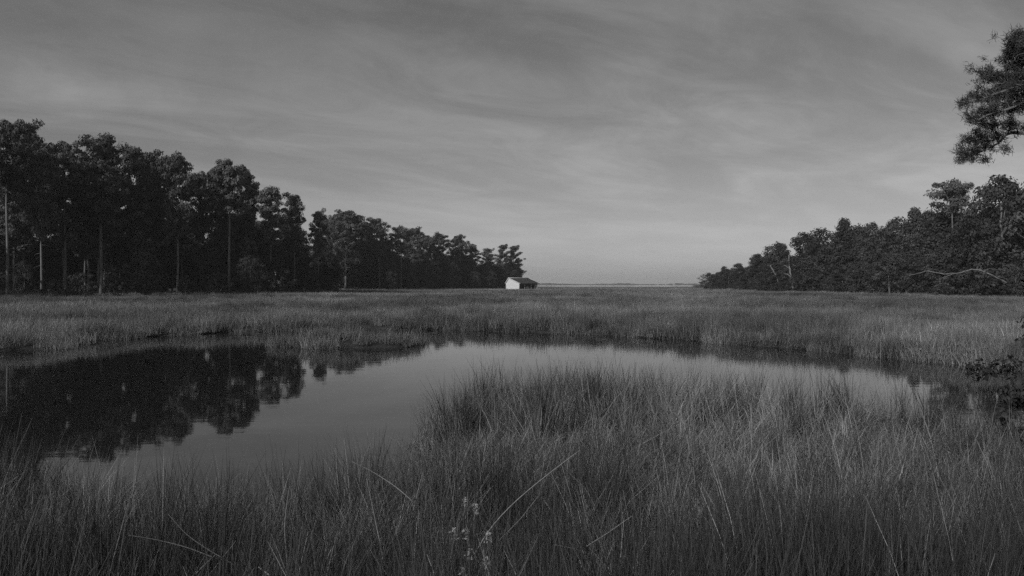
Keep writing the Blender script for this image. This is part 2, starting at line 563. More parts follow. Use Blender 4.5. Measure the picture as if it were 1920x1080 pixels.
# --- near bank: tangled cordgrass and upright dark rush
def near_grass():
    protos = [tuft(100 + k, 66, 0.22, 0.30, 0.66, 0.0092, 1.5, 4, M_GRASS, 0.65, tone=(0.5, 1.5)) for k in range(6)]
    protos += [tuft(200 + k, 42, 0.15, 0.50, 0.95, 0.0080, 0.6, 3, M_GRASS, 0.24) for k in range(4)]
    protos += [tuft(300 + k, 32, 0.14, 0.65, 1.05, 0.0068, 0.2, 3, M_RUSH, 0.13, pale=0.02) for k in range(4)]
    protos += [tuft(350 + k, 14, 0.20, 0.60, 1.15, 0.0062, 0.8, 4, M_GRASS, 0.9, tone=(1.2, 2.2)) for k in range(3)]
    wide = 20                                                  # broad low cordgrass of the grassy point
    extra = [tuft(380 + k, 56, 0.24, 0.28, 0.66, 0.013, 1.7, 4, M_GRASS, 0.75, tone=(0.5, 1.4)) for k in range(6)]
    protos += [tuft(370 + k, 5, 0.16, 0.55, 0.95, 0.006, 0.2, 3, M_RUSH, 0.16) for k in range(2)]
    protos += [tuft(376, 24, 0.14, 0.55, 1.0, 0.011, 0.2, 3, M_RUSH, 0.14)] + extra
    X, Y = frustum_pts(14500, 3.4, 24.0, 1.0, 0.78)
    sd = pool_sd(X, Y)
    pk = CX + F * X / Y
    far = (Y > 0.5 * np.interp(X, [p[0] for p in NEARB], [p[1] for p in NEARB]) + 0.5 * np.interp(X, [p[0] for p in FARB], [p[1] for p in FARB]))
    keep = (sd > -0.16) & ~far & (rs.rand(len(X)) < 0.84 + 0.6 * vnoise(X, Y, 2.3, 4.0))
    keep |= (sd > -0.75) & ~far & (rs.rand(len(X)) < 0.05)          # a few stems out in the shallows
    X, Y, sd, pk = X[keep], Y[keep], sd[keep], pk[keep]
    n = len(X)
    pen = (X > -1.6) & (rs.rand(n) < sstep(6.0, 9.5, Y + 0.8 * vnoise(X, Y, 1.3, 5.0)))                                     # the grassy point
    tip = pen & (rs.rand(n) < sstep(11.8, 16.0, Y + 1.2 * vnoise(X, Y, 0.9, 3.0)) * (1 - 0.7 * sstep(3.0, 6.0, X)))
    nz = vnoise(X, Y, 1.1, 0.9)
    p_rush = np.where(tip, 0.42, np.where(pen, 0.03 + 0.12 * (nz > 0.5), np.where(Y < 6.5, 0.60, 0.3) + 0.3 * (nz > 0.2)))  # extra dark rush close to the camera also stands in for foreground shade
    p_up = np.where(tip, 0.95, np.where(pen, 0.10, 0.70))
    u = rs.rand(n)
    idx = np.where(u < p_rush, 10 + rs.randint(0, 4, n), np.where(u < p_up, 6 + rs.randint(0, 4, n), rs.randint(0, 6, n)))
    idx = np.where(pen & ~tip & (rs.rand(n) < 0.93) & (idx < 10), wide + rs.randint(0, 6, n), idx)
    idx = np.where(tip & (idx >= 10) & (rs.rand(n) < 0.6), 19, idx)
    idx = np.where(sd < -0.2, 17 + rs.randint(0, 2, n), idx)
    idx = np.where((sd > 0) & (rs.rand(n) < np.where(pen, 0.03, 0.06)), 14 + rs.randint(0, 3, n), idx)
    z = np.maximum(land_h(X, Y), -0.1)
    s = (0.66 + 0.5 * rs.rand(n)) * (1 + 0.17 * nz) * np.where(sd < 0.35, 0.9, 1.0)
    s = s * np.where(pen & ~tip, 0.92, np.where(tip, 1.12, 1.0))
    left = pk < 620
    lean_y = np.where(left, rs.normal(-0.16, 0.14, n), rs.normal(-0.03, 0.10, n)) + 0.26 * vnoise(X, Y, 1.7, 6.0)
    rot = np.stack([rs.normal(0, 0.09, n) + 0.20 * vnoise(X, Y, 1.9, 8.0), lean_y, rs.rand(n) * 6.283], -1)
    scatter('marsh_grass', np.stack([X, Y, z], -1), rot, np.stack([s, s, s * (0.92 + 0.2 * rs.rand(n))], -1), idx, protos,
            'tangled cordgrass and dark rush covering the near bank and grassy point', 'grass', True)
near_grass()

# --- the marsh across the pond
def mid_grass():
    protos = [tuft(400 + k, 150, 0.62, 0.35, 0.78, 0.020, 0.55, 3, M_FARGRASS, 0.25) for k in range(6)]
    protos += [tuft(450 + k, 120, 0.50, 0.50, 0.95, 0.014, 0.25, 3, M_FARGRASS, 0.14, tone=(0.35, 0.85), pale=0.02) for k in range(3)]
    X, Y = frustum_pts(20000, 19, 170, 1.2)
    sd = pool_sd(X, Y)
    far = (Y > 0.5 * np.interp(X, [p[0] for p in NEARB], [p[1] for p in NEARB]) + 0.5 * np.interp(X, [p[0] for p in FARB], [p[1] for p in FARB]))
    keep = (sd > -0.34) & (far | (sd > 5))
    X, Y, sd = X[keep], Y[keep], sd[keep]
    n = len(X)
    nz = vnoise(X, Y * 0.7, 0.13, 2.0)
    dark = (nz + rs.normal(0, 0.2, n) - 0.6 * (np.hypot(X + 7.2, Y - 36) < 4.5)) > 0.40
    idx = np.where(dark, 6 + rs.randint(0, 3, n), rs.randint(0, 6, n))
    s = (0.75 + 0.5 * rs.rand(n)) * (1 + 0.22 * vnoise(X, Y, 0.4, 0.5))
    s = s * np.where(dark, 1.15, 1.0) * np.where(sd < 1.6, 0.9, 1.0)
    rot = np.stack([rs.normal(0, 0.08, n), rs.normal(0, 0.08, n), rs.rand(n) * 6.283], -1)
    scatter('cordgrass', np.stack([X, Y, np.maximum(land_h(X, Y), -0.06)], -1), rot, np.stack([s, s, s], -1), idx, protos,
            'wide cordgrass marsh across the pond in light and dark patches', 'grass')
mid_grass()

def far_grass():
    protos = [tuft(500 + k, 220, 2.4, 0.35, 0.8, 0.05, 0.5, 2, M_FARGRASS, 0.25) for k in range(5)]
    X, Y = frustum_pts(17000, 150, 690, 1.2, 0.72)
    z = land_h(X, Y)
    px = CX + F * X / Y
    keep = (z > -0.1) & ~((px < 985) & (Y > left_edge(px) + 25)) & ~((px > 1300) & (Y > right_edge(px) + 25))
    X, Y, z = X[keep], Y[keep], z[keep]
    n = len(X)
    s = (0.8 + 0.5 * rs.rand(n)) * (1 + 0.2 * vnoise(X, Y, 0.1, 0.5))
    rot = np.stack([rs.normal(0, 0.05, n), rs.normal(0, 0.05, n), rs.rand(n) * 6.283], -1)
    scatter('distant_marsh_grass', np.stack([X, Y, z], -1), rot, np.stack([s, s, s], -1), rs.randint(0, 5, n), protos,
            'even pale marsh grass stretching to the horizon past the white house', 'grass')
far_grass()

# ------------------------------------------------------------------ trees
def limb_path(rs, p0, az, L, up, droop, k=5):
    d = np.array([math.cos(az), math.sin(az), 0])
    pts = [np.array(p0, float)]
    for j in range(1, k + 1):
        t = j / k
        ang = up - droop * t + rs.normal(0, 0.12)
        wv = rs.normal(0, 0.10)
        dd = np.array([math.cos(az + wv), math.sin(az + wv), 0])
        pts.append(pts[-1] + (L / k) * (math.cos(ang) * dd + np.array([0, 0, math.sin(ang)])))
    return np.array(pts)

def clump_leaves(rs, C, R, flat, per, size, stretch):
    n = len(C)
    k = np.repeat(np.arange(n), per)
    u = unit(rs, len(k)) * (rs.rand(len(k)) ** 0.45)[:, None]
    u[:, 2] *= flat
    pts = C[k] + u * R[k][:, None]
    tn = (0.6 + 0.8 * rs.rand(n))[k] * (0.88 + 0.24 * rs.rand(len(k)))
    sz = size * (0.6 + 0.8 * rs.rand(len(k)))
    nrm = u * 1.1 + np.array([0, 0, 0.25]) + rs.normal(0, 0.32, u.shape)
    nrm /= np.linalg.norm(nrm, axis=1)[:, None] + 1e-9
    return leaf_faces(rs, pts, sz, stretch, tn, nrm)

def pine_meshes(seed, h=25.0, cs=0.52, wid=4.2, dome=0.6, nl=30, gap=0.0, fill=34):
    rs = np.random.RandomState(seed)
    tb = Build()
    m = 9
    t = np.linspace(0, 1, m)
    sway = np.cumsum(rs.normal(0, 0.16, (m, 2)), axis=0) * t[:, None]
    tp = np.stack([sway[:, 0], sway[:, 1], t * h * 0.97], -1)
    tb.tube(tp, 0.27 * (1 - 0.82 * t) + 0.03 + 0.12 * np.exp(-t * 30), 7)
    C, R = [], []
    for j in range(nl):
        f = cs + (0.985 - cs) * (j + rs.rand() * 0.8) / nl
        g = (f - cs) / (1 - cs)
        prof = (0.35 + 0.65 * math.sin(min(1, g / dome) * math.pi / 2)) * math.sqrt(max(0.02, 1 - max(0, (g - dome) / (1 - dome)) ** 2))
        L = wid * prof * (0.55 + 0.6 * rs.rand())
        if rs.rand() < gap:
            continue
        p0 = np.array([np.interp(f, t, tp[:, 0]), np.interp(f, t, tp[:, 1]), f * h * 0.97])
        az = j * 2.4 + rs.normal(0, 0.4)
        path = limb_path(rs, p0, az, L, 0.25 + 0.5 * g + rs.normal(0, 0.12), 0.35)
        tb.tube(path, np.linspace(0.075, 0.02, len(path)), 4)
        for q in np.linspace(0.30, 1.02, 4):
            i0 = min(len(path) - 2, int(q * (len(path) - 1)))
            fr = q * (len(path) - 1) - i0
            c = path[i0] * (1 - fr) + path[i0 + 1] * fr + rs.normal(0, 0.28, 3) + np.array([0, 0, 0.2])
            C.append(c)
            R.append((0.75 + 0.75 * rs.rand()) * (0.7 + 0.3 * wid / 4.5))
    for q in range(fill):                                  # smaller shoots fill the outline
        g = 0.12 + 0.86 * rs.rand()
        prof = (0.35 + 0.65 * math.sin(min(1, g / dome) * math.pi / 2)) * math.sqrt(max(0.02, 1 - max(0, (g - dome) / (1 - dome)) ** 2))
        f, az, r0 = cs + (1 - cs) * g, rs.rand() * 6.283, wid * prof * (0.35 + 0.55 * rs.rand())
        C.append([np.interp(f, t, tp[:, 0]) + r0 * math.cos(az), np.interp(f, t, tp[:, 1]) + r0 * math.sin(az), f * h * 0.97])
        R.append(0.7 + 0.6 * rs.rand())
    for q in range(7):
        C.append(tp[-1] + rs.normal(0, 0.6, 3) * np.array([1, 1, 0.5]))
        R.append(0.7 + 0.4 * rs.rand())
    # a few dead stubs below the crown
    for j in range(5):
        f = cs * (0.45 + 0.5 * rs.rand())
        p0 = np.array([np.interp(f, t, tp[:, 0]), np.interp(f, t, tp[:, 1]), f * h * 0.97])
        path = limb_path(rs, p0, rs.rand() * 6.28, 0.8 + 1.6 * rs.rand(), 0.1, 0.5, 3)
        tb.tube(path, np.linspace(0.035, 0.01, len(path)), 4)
    C, R = np.array(C), np.array(R)
    V, F4, tn = clump_leaves(rs, C, R, 0.62, 70, 0.25, 1.25)
    return tb.mesh('pine_trunk', [M_BARK]), np_mesh('pine_crown', V, F4, {'tone': tn}, mats=[M_PINE])

def broad_meshes(seed, h=14.0, w=4.6, low=0.12, nc=95, mat=None, peak=0.55, per=75, size=0.25, loose=0.0, rk=1.0):
    rs = np.random.RandomState(seed)
    tb = Build()
    k = 6
    t = np.linspace(0, 1, k)
    sway = np.cumsum(rs.normal(0, 0.18, (k, 2)), axis=0) * t[:, None]
    tp = np.stack([sway[:, 0], sway[:, 1], t * h * 0.8], -1)
    rsc = min(1.0, max(0.16, h / 14.0))
    tb.tube(tp, rsc * (0.22 * (1 - 0.8 * t) + 0.03), 7)
    C, R = [], []
    while len(C) < nc:
        f = low + (1 - low) * rs.rand()
        g = (f - low) / (1 - low)
        prof = (math.sin(math.pi * min(1, (0.22 + 0.78 * g)) ** (math.log(0.5) / math.log(0.22 + 0.78 * peak)))) ** 0.6 if g < 0.995 else 0.05
        az = rs.rand() * 6.283
        lump = 1 + 0.20 * math.sin(3 * az + 4 * f + seed) + 0.15 * math.sin(5 * az - 9 * f)
        r = w * prof * lump * (rs.rand() ** 0.35) * 0.92
        C.append([r * math.cos(az), r * math.sin(az), f * h * 0.95])
        R.append(rk * (0.09 + 0.05 * rs.rand()) * (h * 0.45 + w) * (0.75 if loose and rs.rand() < loose else 1.0))
    C, R = np.array(C), np.array(R)
    for j in range(14):
        c = C[rs.randint(len(C))]
        f = min(0.78, max(0.1, (c[2] / h) * 0.6))
        p0 = np.array([np.interp(f / 0.8, t, tp[:, 0]), np.interp(f / 0.8, t, tp[:, 1]), f * h])
        mid = (p0 + c) / 2 + rsc * (rs.normal(0, 0.25, 3) + np.array([0, 0, 0.25]))
        tb.tube(np.array([p0, mid, c]), [0.09 * rsc, 0.06 * rsc, 0.025 * rsc], 5)
    V, F4, tn = clump_leaves(rs, C, R, 0.75, per, size, 0.9)
    V[:, 2] = np.maximum(V[:, 2], 0.03)
    return tb.mesh('broad_trunk', [M_BARK]), np_mesh('broad_crown', V, F4, {'tone': tn}, mats=[mat or M_LEAF])

PINES = [pine_meshes(1, cs=0.50, wid=5.2, dome=0.6, fill=44), pine_meshes(2, cs=0.48, wid=5.0, dome=0.62, fill=44), pine_meshes(3, cs=0.60, wid=5.6, dome=0.5, nl=36, fill=80),
         pine_meshes(4, cs=0.46, wid=4.6, dome=0.55, fill=40), pine_meshes(5, cs=0.60, wid=5.2, dome=0.62, nl=26, gap=0.12), pine_meshes(6, cs=0.42, wid=5.4, dome=0.6, nl=36, fill=44)]
PINE_SPARSE = pine_meshes(7, cs=0.34, wid=4.8, dome=0.7, nl=30, gap=0.15, fill=26)
PINE_FLAT = pine_meshes(21, h=20, cs=0.80, wid=5.0, dome=0.5, nl=13, fill=7)
BROADS = [broad_meshes(20 + k, h=14, w=(4.4, 5.2, 3.6, 4.8)[k], low=(0.08, 0.1, 0.06, 0.15)[k], peak=(0.55, 0.45, 0.6, 0.7)[k]) for k in range(4)]
def dome_meshes(seed, h=25.0, w=5.2):
    """bare trunk under an even umbrella-like dome"""
    rs = np.random.RandomState(seed)
    tb = Build()
    t = np.linspace(0, 1, 8)
    sway = np.cumsum(rs.normal(0, 0.16, (8, 2)), axis=0) * t[:, None]
    tp = np.stack([sway[:, 0], sway[:, 1], t * h * 0.9], -1)
    tb.tube(tp, 0.27 * (1 - 0.8 * t) + 0.03, 7)
    C, R = [], []
    for j in range(270):
        az, e = rs.rand() * 6.283, math.asin(min(1.0, rs.rand() * 1.05))
        q = (0.55 + 0.45 * rs.rand() ** 0.5) * (1 + 0.10 * math.sin(3 * az + seed) + 0.07 * math.sin(7 * az))
        if j > 175:                                        # ragged underside and lower fringe
            e, q = -1.0 * rs.rand(), 0.35 + 0.5 * rs.rand()
        r0 = w * q * math.cos(e)
        C.append([tp[-2, 0] + r0 * math.cos(az), tp[-2, 1] + r0 * math.sin(az), h * 0.74 + h * 0.215 * q * math.sin(e)])
        R.append(0.65 + 0.5 * rs.rand())
    C, R = np.array(C), np.array(R)
    for j in range(16):
        c = C[rs.randint(len(C))] * np.array([0.85, 0.85, 1])
        f = 0.62 + 0.2 * rs.rand()
        p0 = np.array([np.interp(f / 0.9, t, tp[:, 0]), np.interp(f / 0.9, t, tp[:, 1]), f * h])
        c[2] = max(c[2], p0[2] + 0.4)
        tb.tube(np.array([p0, (p0 + c) / 2 + rs.normal(0, 0.2, 3), c]), [0.09, 0.06, 0.02], 5)
    V, F4, tn = clump_leaves(rs, C, R, 0.6, 66, 0.25, 1.25)
    return tb.mesh('pine_trunk', [M_BARK]), np_mesh('pine_crown', V, F4, {'tone': tn}, mats=[M_PINE])
PINES[2] = dome_meshes(71)
CONE = broad_meshes(30, h=14, w=3.0, low=0.05, peak=0.22)
SHRUBS = [broad_meshes(40 + k, h=3.4, w=(2.2, 1.7, 2.6)[k], low=0.02, nc=42, mat=M_SHRUB, peak=0.45, per=80, size=0.11) for k in range(3)]

def plant(name, pair, h0, loc, top_z, label, cat, group=None, wx=1.0, rz=0.0):
    """a copy of a tree kind standing at loc and reaching top_z"""
    s = (top_z - loc[2]) / h0
    o = empty(name, loc, rz, (s * wx, s * wx, s))
    tag(o, label, cat, group)
    link('trunk', pair[0], o)
    link('crown', pair[1], o)
    return o

def on_ground(px, Y):
    x = (px - CX) / F * Y
    return (x, Y, float(land_h(np.array([x]), np.array([Y]))[0]) - 0.05)

GL = 'pines along the edge of the wood behind the pond'
LEFT = [  # px, top row, extra depth, kind, widening, label
    (-60, 205, 0, 0, 1.0, 'tall pine half cut off by the left edge of the photo'),
    (14, 222, 4, 2, 0.85, 'tallest pine at the left end of the wood with a long pale bare trunk'),
    (42, 238, 10, 1, 0.9, 'round topped pine just right of the tallest pine'),
    (78, 292, -2, 5, 0.8, 'lower pine with thin straight trunk between the two leftmost domed crowns'),
    (122, 262, 8, 2, 1.0, 'broad domed pine, second high crown from the left edge'),
    (190, 264, 6, 3, 1.1, 'pointed shaggy pine right of the broad domed pine'),
    (222, 318, 14, 1, 0.9, 'small dark pine in the dip right of the pointed shaggy pine'),
    (256, 284, 10, 4, 1.0, 'open crowned pine with sky showing through below its top'),
    (296, 303, 16, 0, 0.8, 'pine with small ragged top left of the slanting ridge of crowns'),
    (333, 300, 4, 5, 0.85, 'pine above a clear pale trunk midway to the big dome'),
    (376, 330, 14, 1, 0.9, 'low pine filling the notch left of the big domed pine'),
    (430, 299, 4, 2, 1.05, 'big domed pine standing clear above its neighbours'),
    (470, 362, 14, 3, 0.8, 'slim pine under the right flank of the big domed pine'),
    (508, 358, 4, 3, 1.05, 'shaggy pine first right of the big domed pine'),
    (552, 371, 4, 5, 0.75, 'rounded pine second right of the big domed pine'),
    (596, 399, 2, 1, 0.8, 'small pine at the corner where the wood steps back'),
    (612, 420, 60, 4, 0.9, 'pine with a white lit trunk at the corner where the wood steps back'),
    (630, 408, 16, 5, 0.9, 'dark pine in the step between the corner pine and the wide flat domed pine'),
    (648, 394, 4, 2, 1.05, 'wide flat domed pine first beyond the step in the wood'),
    (684, 425, 12, 3, 0.9, 'low pine right of the wide flat domed pine'),
    (712, 414, 4, 0, 0.9, 'tall pine with tufted top, left of the separate parasol crowns'),
    (752, 428, 2, 4, 0.85, 'parasol crowned pine on a long bare trunk'),
    (778, 430, 12, 1, 0.9, 'pine beside the parasol crowned pine, its top spread to the right'),
    (800, 447, 4, 1, 1.0, 'dark pine between the spread topped pine and the small parasol pine'),
    (822, 441, 6, 4, 0.9, 'small parasol pine midway between the bare trunk pine and the white house'),
    (852, 444, 6, 0, 0.85, 'pine with a ragged two part top above the bushy edge'),
    (886, 459, 6, 1, 0.9, 'low pine three crowns left of the white house'),
    (914, 468, 8, 5, 0.75, 'low dense pine two crowns left of the white house'),
    (941, 461, 8, -1, 0.9, 'sparse thin topped pine just left of the white house'),
    (962, 463, 6, 6, 1.0, 'last pine of the wood, standing behind the white house'),
]
rr = random.Random(5)
for px, top, dy, kind, wx, lab in LEFT:
    Y = float(left_edge(px)) + dy
    pair = PINE_SPARSE if kind in (-1, 6) else PINES[kind]
    wx = wx * (0.86 if px < 640 else 1.2)
    plant('pine_tree', pair, 24.6, on_ground(px, Y), P(px, top, Y).z, lab, 'pine tree', GL, wx, rr.random() * 6.28)

for px, top, dy, kind, lab in ((408, 372, 16, 0, 'leafy tree seen under the left side of the big domed pine'), (452, 392, 18, 1, 'leafy tree seen under the right side of the big domed pine'),
                               (285, 345, 20, 3, 'leafy tree in the dark between the open crowned pine and the ragged topped pine')):
    Y = float(left_edge(px)) + dy
    plant('leafy_tree', BROADS[kind], 13.6, on_ground(px, Y), P(px, top, Y).z, lab, 'tree', 'leafy trees among the left pines', 0.75, rr.random() * 6.28)

GR = 'trees along the edge of the wood right of the marsh'
RIGHT = [
    (1329, 512, 0, 'b1', 1.5, 'dark rounded bush tree ending the right wood by the open marsh'),
    (1358, 500, 4, 'b2', 0.9, 'thin topped small tree next to the rounded bush tree'),
    (1385, 494, 4, 'b0', 1.0, 'low leafy tree third from the marsh end of the right wood'),
    (1420, 477, 4, 'b2', 1.1, 'leafy tree rising fourth from the marsh end of the right wood'),
    (1460, 456, 8, 'b0', 1.0, 'leafy tree directly behind the white dead snag'),
    (1510, 438, 6, 'b1', 0.9, 'rounded leafy tree right of the white dead snag'),
    (1545, 428, 6, 'b3', 0.9, 'flat shouldered leafy tree left of the pointed tree'),
    (1582, 411, 6, 'c', 0.9, 'pointed tree poking above the middle of the right wood'),
    (1606, 424, 10, 'b0', 0.8, 'leafy tree right beside the pointed tree'),
    (1636, 419, 6, 'b2', 0.9, 'small round headed tree between the two pointed trees'),
    (1678, 411, 8, 'b1', 0.9, 'broad leafy tree left of the second pointed tree'),
    (1714, 391, 8, 'c', 0.8, 'second pointed tree, left of the flat topped pine'),
    (1742, 396, 14, 'b0', 0.9, 'leafy tree between the second pointed tree and the flat topped pine'),
    (1786, 354, 4, 'p', 0.85, 'flat topped pine on a pale trunk rising above the right wood'),
    (1820, 402, -4, 'b2', 1.0, 'leafy tree filling the gap right of the flat topped pine'),
    (1842, 378, 8, 'b3', 0.8, 'leafy tree against the left flank of the great dark oak'),
    (1884, 334, 0, 'b1', 0.85, 'great dark oak at the right edge of the photo, tallest of the right wood'),
    (1955, 338, 2, 'b0', 0.9, 'dark leafy tree cut off by the right edge of the photo'),
]
for px, top, dy, kind, wx, lab in RIGHT:
    Y = float(right_edge(px)) + dy
    pair, h0 = (CONE, 13.6) if kind == 'c' else (PINE_FLAT, 19.7) if kind == 'p' else (BROADS[int(kind[1])], 13.6)
    plant('pine_tree' if kind == 'p' else 'leafy_tree', pair, h0, on_ground(px, Y), P(px, top, Y).z, lab,
          'pine tree' if kind == 'p' else 'tree', GR, wx, rr.random() * 6.28)

# shrubs at the feet of the woods
SHR = [
    (-20, 515, 'b', 'leafy shrub at the left edge of the photo, below the tallest pine'),
    (45, 490, 'b', 'pale leaved shrub between the two leftmost trunks'),
    (95, 520, 's', 'low shrub at the foot of the thin straight trunk on the left'),
    (150, 508, 's', 'dark shrub under the broad domed pine'),
    (215, 512, 's', 'dark shrub under the pointed shaggy pine'),
    (268, 472, 'b', 'pale leaning understorey tree below the open crowned pine'),
    (350, 515, 's', 'spiky shrub right of the clear pale trunk'),
    (405, 508, 's', 'dark shrub below the big domed pine'),
    (470, 480, 'b', 'understorey tree right of the big domed pine trunk'),
    (530, 500, 's', 'dark shrub below the shaggy pine'),
    (585, 508, 's', 'dark shrub below the rounded pine near the step'),
    (612, 516, 's', 'dense dark shrub on the corner where the wood steps back'),
    (629, 500, 'b', 'dark bushy tree in the step of the wood'),
    (735, 505, 'b', 'pale bushy tree first beyond the dark trunks past the step'),
    (775, 496, 'b', 'bushy understorey tree below the parasol crowned pine'),
    (812, 500, 'b', 'bushy tree below the small parasol pine'),
    (848, 492, 'b', 'feathery bushy tree below the two part top pine'),
    (888, 508, 'b', 'bushy tree left of the sparse pine and the white house'),
    (918, 505, 'b', 'low bushy tree second left of the white house gable'),
    (944, 497, 'b', 'bushy tree touching the left edge of the white house gable'),
    (964, 506, 'b', 'low bushy tree just above the roof of the white house'),
    (655, 505, 'b', 'dark bushy tree below the wide flat domed pine'),
    (692, 500, 'b', 'dark bushy tree below the low pine past the step'),
]
for px, top, kd, lab in SHR:
    Y = float(left_edge(px)) - (5 if px < 640 or px > 720 else -16)
    pair, h0 = (BROADS[rr.randint(0, 3)], 13.6) if kd == 'b' else (SHRUBS[rr.randint(0, 2)], 3.5)
    plant('shrub', pair, h0, on_ground(px, Y), P(px, top, Y).z, lab, 'shrub', 'shrubs at the foot of the left wood', 0.9 + 0.4 * rr.random() if kd == 'b' else 1.0, rr.random() * 6.28)
SHR_R = [
    (1345, 527, 's', 'low shrub beside the rounded bush tree at the marsh end'),
    (1392, 522, 's', 'low shrub left of the pale leaning branch'),
    (1432, 522, 's', 'shrub under the pale leaning branch'),
    (1505, 524, 's', 'shrub at the foot of the white dead snag'),
    (1525, 505, 'b', 'leafy young tree right of the white dead snag'),
    (1562, 522, 's', 'dark shrub fourth past the dead snag'),
    (1600, 500, 'b', 'leafy young tree below the pointed tree'),
    (1640, 518, 's', 'grey green shrub below the small round headed tree'),
    (1668, 480, 'b', 'understorey tree left of the second pointed tree'),
    (1700, 520, 's', 'dark shrub below the second pointed tree'),
    (1740, 522, 's', 'shrub under the tip of the fallen bleached limb'),
    (1762, 465, 'b', 'understorey tree left of the pale pine trunk on the right'),
    (1800, 525, 's', 'shrub under the middle of the fallen bleached limb'),
    (1822, 470, 'b', 'understorey tree right of the pale pine trunk'),
    (1860, 520, 's', 'shrub under the thick end of the fallen bleached limb'),
    (1905, 500, 'b', 'leafy tree at the right edge below the great dark oak'),
]
for px, top, kd, lab in SHR_R:
    Y = float(right_edge(px)) - 4
    pair, h0 = (BROADS[rr.randint(0, 3)], 13.6) if kd == 'b' else (SHRUBS[rr.randint(0, 2)], 3.5)
    plant('shrub', pair, h0, on_ground(px, Y), P(px, top, Y).z, lab, 'shrub', 'shrubs at the foot of the right wood', 1.0 + 0.4 * rr.random() if kd == 'b' else 1.1, rr.random() * 6.28)

# the depth of the woods behind the edge trees, one mass each
def joined(pair):
    a, b = pair
    def arr(me):
        V = np.empty(len(me.vertices) * 3, dtype=np.float32); me.vertices.foreach_get('co', V)
        st = np.empty(len(me.polygons), dtype=np.int32); me.polygons.foreach_get('loop_start', st)
        to = np.empty(len(me.polygons), dtype=np.int32); me.polygons.foreach_get('loop_total', to)
        li = np.empty(len(me.loops), dtype=np.int32); me.loops.foreach_get('vertex_index', li)
        q = [li[st[to == k][:, None] + np.arange(k)] for k in (4, 3)]
        return V.reshape(-1, 3), q
    Va, qa = arr(a)
    Vb, qb = arr(b)
    tn = np.empty(len(Vb), dtype=np.float32)
    b.attributes['tone'].data.foreach_get('value', tn)
    faces = [f for f in (qa[0], qa[1], qb[0] + len(Va)) if len(f)]
    mi = np.concatenate([np.full(len(qa[0]), 0), np.full(len(qa[1]), 0), np.full(len(qb[0]), 1)])
    return np_mesh('tree', np.vstack([Va, Vb]), faces, {'tone': np.concatenate([np.ones(len(Va)), tn])}, False, [a.materials[0], b.materials[0]], mi)

def wood(name, edge, p0, p1, n, depth, protos, heights, top_fn, label, seed, skew=1.0):
    r = np.random.RandomState(seed)
    px = p0 + (p1 - p0) * r.rand(n) ** skew
    d = 8 + depth * r.rand(n) ** 1.3
    Y = edge(px) + d
    X = (px - CX) / F * Y
    z = land_h(X, Y) - 0.05
    k = r.randint(0, len(protos), n)
    hh = top_fn(px, edge(px)) * (0.5 + 0.28 * r.rand(n))
    s = hh / np.array(heights)[k]
    scatter(name, np.stack([X, Y, z], -1), np.stack([0 * s, 0 * s, r.rand(n) * 6.283], -1), np.stack([s * (1 + 0.2 * r.rand(n)), s * 1.1, s], -1), k, protos, label, 'woodland')

JP = [joined(PINES[0]), joined(PINES[1]), joined(PINES[5])]
JB = [joined(BROADS[0]), joined(BROADS[1]), joined(BROADS[3])]
def left_h(px, Y):
    top = np.interp(px, [q[0] for q in LEFT], [q[1] for q in LEFT])
    return CAMZ + (HY - top) / F * Y
def right_h(px, Y):
    top = np.interp(px, [q[0] for q in RIGHT], [q[1] for q in RIGHT])
    return CAMZ + (HY - top) / F * Y
wood('pine_woodland', left_edge, -160, 960, 190, 60, JP + JB, [24.6] * 3 + [13.6 * 1.4] * 3, lambda a, b: 0.98 * left_h(a, b), 'shaded depth of the pine wood behind its front row', 3, 0.75)
wood('distant_pine_woodland', left_edge, 590, 968, 110, 60, JB, [13.6] * 3, lambda a, b: 0.8 * left_h(a, b), 'far end of the pine wood, low growth behind its front row', 6)
wood('leafy_woodland', right_edge, 1335, 2050, 150, 40, JB, [13.6] * 3, lambda a, b: 1.15 * right_h(a, b), 'dense depth of the leafy wood behind its front row', 4)

def thicket():
    r = np.random.RandomState(14)
    n = 80
    px = 1350 + 640 * r.rand(n)
    Y = right_edge(px) + 1 + 6 * r.rand(n)
    X = (px - CX) / F * Y
    s = right_h(px, Y) * (0.28 + 0.34 * r.rand(n)) / 13.6
    scatter('leafy_thicket', np.stack([X, Y, land_h(X, Y) - 0.05], -1), np.stack([0 * s, 0 * s, r.rand(n) * 6.28], -1), np.stack([s * 1.6, s * 1.6, s], -1), r.randint(0, 3, n), JB,
            'tangled leafy thicket filling the foot of the right wood', 'thicket')
thicket()

def far_shore():
    r = np.random.RandomState(9)
    n = 420
    Y = 3420 + 200 * r.rand(n)
    px = 820 + 560 * r.rand(n)
    X = (px - CX) / F * Y
    hh = (3.5 + 3 * r.rand(n)) * (0.8 + 0.35 * np.sin(px * 0.05) + 0.2 * np.sin(px * 0.13))
    s = np.maximum(3.0, hh) / 13.6
    scatter('far_shore_woodland', np.stack([X, Y, land_h(X, Y)], -1), np.stack([0 * s, 0 * s, r.rand(n) * 6.28], -1), np.stack([s * 5, s * 3, s], -1), r.randint(0, 3, n), JB,
            'low wooded shore across the bay on the horizon', 'woodland')
far_shore()

